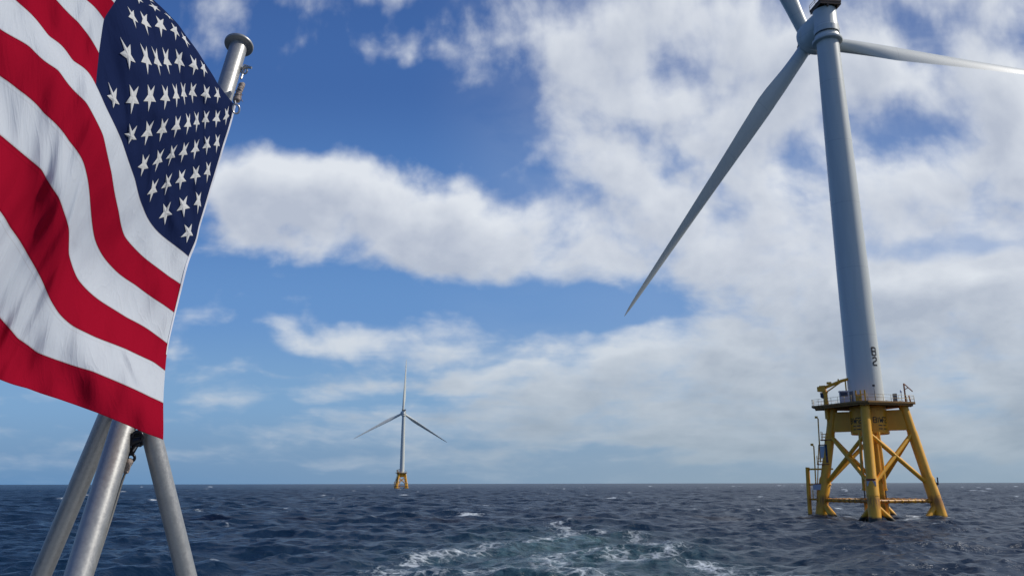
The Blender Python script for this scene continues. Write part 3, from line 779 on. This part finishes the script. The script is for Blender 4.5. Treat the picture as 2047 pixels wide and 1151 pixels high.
    P('leg_light', 'leglight', lambda mb: (mb.box((rl[0] + 1.0, rl[1], 6.0), (.5, .3, .5)), mb.box((rl[0] + 1.35, rl[1], 6.5), (.22, .25, 1.3))), BLUEP)
    return root
LETTER_ANG = R(-41)
turbine('wind_turbine', (*near_ax, 0), RZ, R(6.25), R(235.87), PITCHB, 'large near wind turbine marked B 2, standing on a yellow four-legged jacket', True)
turbine('wind_turbine', (-148.7, 1089.9, 0), RZ, R(17), R(88.5), R(28), 'small distant white wind turbine on a yellow base near the horizon, one blade straight up', False)

# ------------------------------------------------------------------ flagstaff
def staff_z(y): return 1 / (.3817 + .000209 * (y - 130))
def staff_p(y): return at_d(484 - .303 * (y - 70), y, staff_z(y))
top, low = staff_p(92.), staff_p(1151.)
sdir = (top - low) / np.linalg.norm(top - low)
DECK = EYE - 1.78
foot = low - sdir * ((low[2] - DECK) / sdir[2])
st = empty('flagstaff', foot); tag(st, 'raked galvanised steel flagstaff with flange cap and two braces behind the flag', 'flagstaff')
def W(o):                                               # world coordinates kept under the parent
    o.matrix_parent_inverse = Matrix.Translation(-Vector(foot)); return o
def frame(d):
    a = np.array([0, 0, 1.]) if abs(d[2]) < .9 else np.array([1., 0, 0])
    x = np.cross(a, d); x /= np.linalg.norm(x); return (x, np.cross(d, x), d)
SA = frame(sdir)
PR = .0283
m_ = MB(); m_.tube([foot, top], PR, 48); W(m_.build('pole', GALV, st))
m_ = MB(); m_.lathe([(0, -.004), (PR, -.004), (.046, -.001), (.0475, .001), (.0475, .006), (.046, .008), (0, .009)], 56, top, SA); sharp(W(m_.build('flange_cap', GALV, st)), 40)
def leg_line(x0, y0, x1, y1, z, ytop):
    a, b = at_d(x0, y0, z), at_d(x1, y1, z); d = b - a; d /= np.linalg.norm(d)
    t0 = a + d * (-(y0 - ytop) * z / FPX); t1 = a + d * ((a[2] - DECK) / -d[2]); return t0, t1
l0, l1 = leg_line(146, 998, 81.5, 1151, 1.95, 800); m_ = MB(); m_.tube([l0, l1], .0232, 40); W(m_.build('brace_leg', GALV, st))
l0, l1 = leg_line(309, 892, 373, 1151, 1.90, 780); m_ = MB(); m_.tube([l0, l1], .0228, 40); W(m_.build('brace_leg', GALV, st))
# gusset between pole and brace, with a rolled lower rim
m_ = MB()
g0, g1 = at_d(238, 884, 1.915), at_d(300, 876, 1.905)
m_.tube([g0, at_d(262, 889, 1.9), at_d(280, 890, 1.9), g1], [.004] * 4, 10)
gv = [at_d(x, y, 1.91) for x, y in ((245, 868), (300, 862), (300, 877), (280, 890), (262, 889), (245, 885))]
nb = FW * .004
m_.add([p - nb for p in gv] + [p + nb for p in gv], [tuple(range(6)), tuple(range(6, 12))[::-1]] + [(i, i + 6, (i + 1) % 6 + 6, (i + 1) % 6) for i in range(6)])
W(m_.build('gusset', DARK, st))
# cleat near the top, on the pole's right side
m_ = MB(); c0 = at_d(489.5, 133, 2.62)
m_.tube([at_d(484, 140, 2.62), c0, at_d(503, 136, 2.615)], [.006, .007, .004], 10); m_.tube([at_d(488, 139, 2.62), at_d(482, 158, 2.6)], .0035, 8)
m_.ring(at_d(488, 142, 2.62), .010, .0028, (RT, UP), 16, 8)
W(m_.build('cleat', BRASS, st))
# rope at the head of the flag
rp = MB(); pts = []
for i in range(46):
    s_ = i / 45; x = 484 - 12 * s_ + 4.2 * math.sin(i * 1.15) * (.4 + s_ * .6) * (1 - .2 * s_); y = 168 + 34 * s_ + 1.6 * math.cos(i * 1.15); pts.append(at_d(x, y, 2.525 - .05 * s_ + .012 * math.cos(i * 1.15)))
rp.tube(pts, [.0065 + .0015 * math.sin(i * 2.1) for i in range(46)], 9)
for i in range(16):
    x0, y0 = 474 + rng.uniform(-3, 7), 176 + rng.uniform(0, 26); rp.tube([at_d(x0, y0, 2.49), at_d(x0 + rng.uniform(2, 7), y0 + rng.uniform(2, 8), 2.485)], [.0018, .0006], 5)
ro = rp.build('rope_whipping', ROPE)
tag(ro, 'frayed brown rope end whipped beside the upper pole at the corner of the flag', 'rope')
m_ = MB(); m_.ring(at_d(471.5, 218, 2.41), .0125, .0028, (RT * .75 + FW * .4, UP * 1.15), 20, 8)
m_.tube([at_d(469, 202, 2.42), at_d(470, 208, 2.42)], .004, 8)
m_.build('snap_ring', BRASS, ro)
# shackle and line below the flag
h = empty('halyard_shackle', at_d(262, 900, 1.86)); tag(h, 'black shackle and knotted grey line hanging under the flag between pole and right brace', 'halyard')
hp_ = Vector(at_d(262, 900, 1.86))
def Wh(o): o.matrix_parent_inverse = Matrix.Translation(-hp_); return o
D_ = lambda x, y, z=1.86: at_d(x, y, z)
m_ = MB(); m_.ring(D_(275, 872), .0115, .0042, (RT, UP), 20, 10); m_.tube([D_(262, 886), D_(272, 880), D_(282, 878)], [.008, .009, .006], 10)
Wh(m_.build('shackle', STEELK, h))
m_ = MB(); m_.tube([D_(276, 886), D_(270, 893), D_(265, 904)], [.0045, .006, .005], 8); m_.tube([D_(268, 888), D_(263, 898), D_(261, 908)], .0035, 8); m_.ring(D_(262, 914.5), .0085, .0034, (RT, UP), 20, 10)
Wh(m_.build('snap_hook', STEELK, h))
m_ = MB(); m_.tube([D_(272, 893, 1.85), D_(266.5, 901, 1.85)], .0016, 6); Wh(m_.build('hook_gate', BRASS, h))
m_ = MB()
pts = [D_(258 + 3.2 * math.sin(i * 1.5) - i * .35, 921 + i * .95, 1.855 + .006 * math.cos(i * 1.5)) for i in range(24)]
m_.tube(pts, [.0075 - .0001 * i for i in range(24)], 9)
Wh(m_.build('knot', ROPE, h))
m_ = MB(); m_.tube([D_(252, 940), D_(244, 962), D_(222, 1035, 1.81), D_(184, 1151, 1.71), D_(146, 1270, 1.64)], .003, 8)
Wh(m_.build('line', LINEM, h))

# ------------------------------------------------------------------ flag
Z3 = 2.5585
CU = .76 * HOIST / 12                                   # one star column along the fly, metres
ctl = []
def add(c, v, zx, zy): ctl.append((c, v, zx / Z3, zy / Z3))
stars = {}
def srow(start, pts):
    for i, p in enumerate(pts): stars[(start[0] + i, start[1] + i)] = p
srow((7, 1), [(945, 200), (898, 155), (822, 125), (740, 110), (680, 85)])
srow((5, 1), [(1043, 345), (998, 335), (915, 310), (850, 310), (803, 310), (750, 300), (658, 285)])
srow((3, 1), [(1117, 482), (1055, 482), (980, 470), (938, 475), (903, 483), (850, 495), (768, 495), (680, 500), (583, 512)])
srow((1, 1), [(1160, 593), (1108, 605), (1050, 608), (1008, 620), (965, 630), (905, 645), (830, 660), (757, 673), (670, 700)])
srow((1, 3), [(1112, 728), (1058, 740), (1000, 760), (940, 775), (877, 790), (812, 815), (735, 848)])
srow((1, 5), [(1065, 873), (1000, 893), (925, 915), (855, 938), (782, 970)])
srow((1, 7), [(1017, 1027), (937, 1053), (848, 1088)])
stars[(1, 9)] = (967, 1190)
for (c, r_), p in stars.items(): add(c, r_ * .7, *p)
for c, p in ((0, (1200, 535)), (3, (1112, 428)), (5, (1046, 322)), (7, (950, 182)), (9, (878, 92)), (11, (800, 15)), (13, (725, -60)), (23.7, (150, -520))): add(c, 0, *p)
for v, p in ((3.5, (1078, 955)), (5.2, (1018, 1155)), (1.6, (1142, 740))): add(0, v, *p)
for c, p in ((0, (967, 1315)), (1, (912, 1270)), (3, (805, 1183)), (5, (733, 1063)), (7, (690, 915)), (9, (624, 722)), (11, (540, 545)), (12, (490, 435)), (14, (372, 312)), (16, (250, 187)), (18, (105, 25)), (23.7, (-380, -330))): add(c, 7, *p)
for c, p in ((12, (505, 270)), (14, (398, 112)), (16, (275, -15)), (23.7, (-250, -520))): add(c, 6, *p)
for c, p in ((12, (530, 95)), (13.5, (440, 0)), (16, (300, -150))): add(c, 5, *p)
for c, p in ((0, (929, 1458)), (1, (870, 1418)), (3, (740, 1320)), (5, (638, 1210)), (7, (608, 1085)), (9, (572, 890)), (11, (528, 692)), (13, (438, 520)), (15, (300, 360)), (17, (150, 237)), (19, (0, 150)), (23.7, (-380, -70))): add(c, 8, *p)
for c, p in ((0, (895, 1600)), (1, (835, 1557)), (3, (690, 1455)), (5, (570, 1362)), (7, (487, 1230)), (9, (463, 1060)), (11, (435, 862)), (13, (352, 722)), (15, (222, 580)), (17, (90, 457)), (18.5, (0, 390)), (23.7, (-380, 170))): add(c, 9, *p)
for c, p in ((0, (860, 1760)), (1, (800, 1715)), (3, (650, 1625)), (5, (508, 1535)), (7, (400, 1430)), (9, (352, 1300)), (11, (352, 1165)), (13, (303, 1012)), (15, (215, 868)), (17, (90, 765)), (18.5, (0, 690)), (23.7, (-380, 430))): add(c, 10, *p)
for c, p in ((0, (845, 1895)), (1, (785, 1850)), (3, (640, 1782)), (5, (490, 1725)), (7, (370, 1665)), (9, (282, 1572)), (11, (218, 1440)), (13, (140, 1300)), (15, (50, 1162)), (16.5, (0, 1080)), (23.7, (-420, 740))): add(c, 11, *p)
for c, p in ((0, (835, 2060)), (1, (770, 2030)), (3, (620, 1960)), (5, (470, 1897)), (7, (320, 1850)), (9, (190, 1802)), (11, (90, 1730)), (13, (0, 1625)), (23.7, (-640, 1180))): add(c, 12, *p)
for c, p in ((0, (835, 2248)), (1, (765, 2222)), (3, (600, 2152)), (5, (440, 2090)), (7, (290, 2037)), (9, (140, 1985)), (11, (0, 1940)), (23.7, (-900, 1660))): add(c, 13, *p)
ctl = np.array(ctl)
SRC = ctl[:, :2] * np.array([1., 1.22])                 # make the two directions metrically alike
def tps_fit(src, dst, lam):
    n = len(src); d2 = ((src[:, None] - src[None]) ** 2).sum(-1); K = np.where(d2 > 0, .5 * d2 * np.log(d2 + 1e-12), 0)
    A = np.zeros((n + 3, n + 3)); A[:n, :n] = K + lam * np.eye(n); A[:n, n] = 1; A[:n, n + 1:] = src; A[n, :n] = 1; A[n + 1:, :n] = src.T
    b = np.zeros((n + 3, dst.shape[1])); b[:n] = dst
    return np.linalg.solve(A, b)
TW = tps_fit(SRC, ctl[:, 2:], .12)
def tps(c, v):
    q = np.stack([np.ravel(c), np.ravel(v) * 1.22], -1); d2 = ((q[:, None] - SRC[None]) ** 2).sum(-1)
    K = .5 * d2 * np.log(d2 + 1e-12); n = len(SRC)
    return K @ TW[:n] + TW[n] + q @ TW[n + 1:]
def seg_d(x, y, pts):
    best = np.full(np.shape(x), 1e9)
    for p, q in zip(pts[:-1], pts[1:]):
        p = np.array(p, float); q = np.array(q, float); d = q - p
        t_ = np.clip(((x - p[0]) * d[0] + (y - p[1]) * d[1]) / (d @ d), 0, 1)
        best = np.minimum(best, np.hypot(x - p[0] - t_ * d[0], y - p[1] - t_ * d[1]))
    return best
def flag_surface(c, v):
    sh = np.shape(c); c = np.ravel(c).astype(float); v = np.ravel(v).astype(float)
    out = np.empty((len(c), 2))
    for i in range(0, len(c), 20000): out[i:i + 20000] = tps(c[i:i + 20000], v[i:i + 20000])
    x, y = out[:, 0], out[:, 1]
    yh = np.interp(v, [0, 7, 13], [207, 512, 878])
    z = staff_z(yh) - .075 - .006 * v / 13
    z = z - .026 * c
    # folds: ridges stand toward the viewer, valleys away (pixel lines in the photograph)
    def ridge(pts, w, a):
        P_ = [np.array(p, float) for p in pts]; sp = w * .35; tot = np.zeros_like(x)
        dens_ = []
        for p, q in zip(P_[:-1], P_[1:]):
            n_ = max(1, int(round(np.hypot(*(q - p)) / sp)))
            dens_ += [p + (q - p) * (i + .5) / n_ for i in range(n_)]
        for p in dens_: tot += np.exp(-((x - p[0]) ** 2 + (y - p[1]) ** 2) / w ** 2)
        return a * tot * sp / (w * math.sqrt(math.pi))
    z = z - ridge([(235, -40), (262, 180), (215, 300), (160, 430), (128, 540), (150, 640), (240, 760), (300, 900)], 75, .034)
    z = z + ridge([(-80, 120), (20, 260), (62, 400), (66, 500), (10, 610), (-120, 720)], 70, .049)
    z = z - ridge([(0, 560), (60, 660), (150, 720), (280, 800), (420, 900)], 55, .012)
    z = z + ridge([(365, 0), (372, 60), (350, 130), (345, 190), (392, 250)], 26, .014)
    z = z - ridge([(330, 20), (312, 150), (320, 260)], 30, .010)
    z = z - ridge([(420, 120), (430, 200), (420, 280)], 22, .006)
    z = z + ridge([(290, 640), (240, 600), (200, 520)], 45, .012)
    z = z - ridge([(250, 700), (282, 770)], 7, .003) + ridge([(240, 705), (272, 775)], 7, .003)   # a pressed crease
    z = z - ridge([(168, 430), (158, 460), (148, 490)], 9, .0045)
    # slack between rows of stars and fine ripple
    inn = np.clip((12 - c) / 1.5, 0, 1) * np.clip((7 - v) / .6, 0, 1)
    z = z + inn * .0042 * np.sin(c * 3.1 + 1.7 * np.sin(v * 2.1)) * np.sin(v * 4.5 + .6 * c)
    z = z + .0032 * np.sin(c * 1.9 + v * 2.3 + 1.2 * np.sin(v * .9)) + .0025 * np.sin(c * 3.7 - v * 1.6 + 2 * np.sin(c * .5))
    z = np.maximum(z, .8)
    p = at_d(x, y, z)
    return p.reshape(*sh, 3)
fl_loc = flag_surface(np.array([0.]), np.array([6.5]))[0]
flag = empty('flag', fl_loc); tag(flag, 'rippling red, white and blue stars and stripes flag flying from the steel staff', 'flag')
FI = Matrix.Translation(-Vector(fl_loc))
def cloth_obj(name, c0, c1, v0, v1, nc, nv, m, parent=flag, off=0., taper=None):
    cc, vv = np.meshgrid(np.linspace(c0, c1, nc), np.linspace(v0, v1, nv), indexing='ij')
    if taper: cc = np.where(cc < 0, cc * (1 - vv / taper) ** .7, cc)
    p = flag_surface(cc, vv); dv = EYEV - p; p = p + dv / np.linalg.norm(dv, axis=-1, keepdims=True) * off
    idx = np.arange(nc * nv).reshape(nc, nv)
    q = np.stack([idx[:-1, :-1], idx[1:, :-1], idx[1:, 1:], idx[:-1, 1:]], -1).reshape(-1, 4)
    me = bpy.data.meshes.new(name); me.from_pydata([tuple(a) for a in p.reshape(-1, 3)], [], [tuple(map(int, a)) for a in q]); me.update()
    me.polygons.foreach_set('use_smooth', [True] * len(q))
    uvl = me.uv_layers.new(name='UVMap'); li = np.empty(len(me.loops), np.int32); me.loops.foreach_get('vertex_index', li)
    uvs = np.stack([cc.ravel() * CU, vv.ravel() * STRIPE], -1)[li]; uvl.data.foreach_set('uv', uvs.ravel().astype(np.float32))
    me.materials.append(m); o = bpy.data.objects.new(name, me); col.objects.link(o); o.parent = parent; o.matrix_parent_inverse = FI; return o
REDC = m_cloth('red_nylon', (.36, .007, .026), .16, (.13, .003, .010)); WHTC = m_cloth('white_nylon', (.64, .68, .72), .24, (.38, .33, .30)); BLUC = m_cloth('blue_nylon', (.016, .026, .080), .2)
STARM = m_cloth('star_thread', (.74, .75, .74), .05); HEAD = m_cloth('white_heading', (.74, .76, .82), .1)
canton = cloth_obj('canton', 0, 12, 0, 7, 150, 110, BLUC)
for k in range(13):
    cloth_obj('stripe', 12 if k < 7 else 0, 23.7, k, k + 1, 150 if k < 7 else 260, 18, REDC if k % 2 == 0 else WHTC)
# heading tape sewn on the hoist
cloth_obj('heading', -.24, .06, 0, 10.4, 5, 160, HEAD, off=.003, taper=10.6)
# embroidered stars, raised toward the middle
def star(c, r_):
    Rv = .42; vs = [(0., 0.)]
    for k in range(10):
        rr_ = (.0308 * HOIST) * (.86 if c == 11 else 1.08) * (1. if k % 2 == 0 else .385); a = math.pi / 2 + k * math.pi / 5
        vs.append((rr_ * math.cos(a), rr_ * math.sin(a)))
    # subdivide arms so that the star follows the cloth
    P = []; F = []
    def pt(a): P.append(a); return len(P) - 1
    for k in range(10):
        a, b = np.array(vs[1 + k]), np.array(vs[1 + (k + 1) % 10]); o0 = len(P); n = 4
        for i in range(n + 1):
            for j in range(i + 1):
                q = (a * (1 - j / i) + b * (j / i)) * (i / n) if i else a * 0
                pt((q[0], q[1], 1 - i / n))
        ix = lambda i, j: o0 + i * (i + 1) // 2 + j
        for i in range(n):
            for j in range(i + 1):
                F.append((ix(i, j), ix(i + 1, j), ix(i + 1, j + 1)))
                if j < i: F.append((ix(i, j), ix(i + 1, j + 1), ix(i, j + 1)))
    P = np.array(P)
    cc = c + P[:, 0] / CU * -1; vv = r_ * .7 - P[:, 1] / STRIPE
    p = flag_surface(cc, vv); dv = EYEV - p; p = p + dv / np.linalg.norm(dv, axis=-1, keepdims=True) * (.0030 + .0042 * P[:, 2])[:, None]
    me = bpy.data.meshes.new('star'); me.from_pydata([tuple(a) for a in p], [], [tuple(map(int, f)) for f in F]); me.update()
    uvl = me.uv_layers.new(name='UVMap'); li = np.empty(len(me.loops), np.int32); me.loops.foreach_get('vertex_index', li)
    uvl.data.foreach_set('uv', np.stack([cc * CU, vv * STRIPE], -1)[li].ravel().astype(np.float32))
    me.materials.append(STARM); o = bpy.data.objects.new('star', me); col.objects.link(o); o.parent = canton
for r_ in range(1, 10):
    for c in range(1, 12):
        if (c + r_) % 2 == 0: star(c, r_)

# ------------------------------------------------------------------ the boat's after deck (below the frame; carries the staff)
m_ = MB(); m_.prism([(-3.2, -3.), (3.2, -3.), (3.2, 1.75), (2.6, 2.15), (-2.6, 2.15), (-3.2, 1.75)], DECK - .12, DECK)
m_.prism([(-3.1, -2.9), (3.1, -2.9), (3.1, 1.7), (2.5, 2.05), (-2.5, 2.05), (-3.1, 1.7)], -.8, DECK - .12)
m_.build('boat_deck', simple('deck_paint', (.30, .33, .35), .6, nscale=3, namt=.1), None, 'structure')
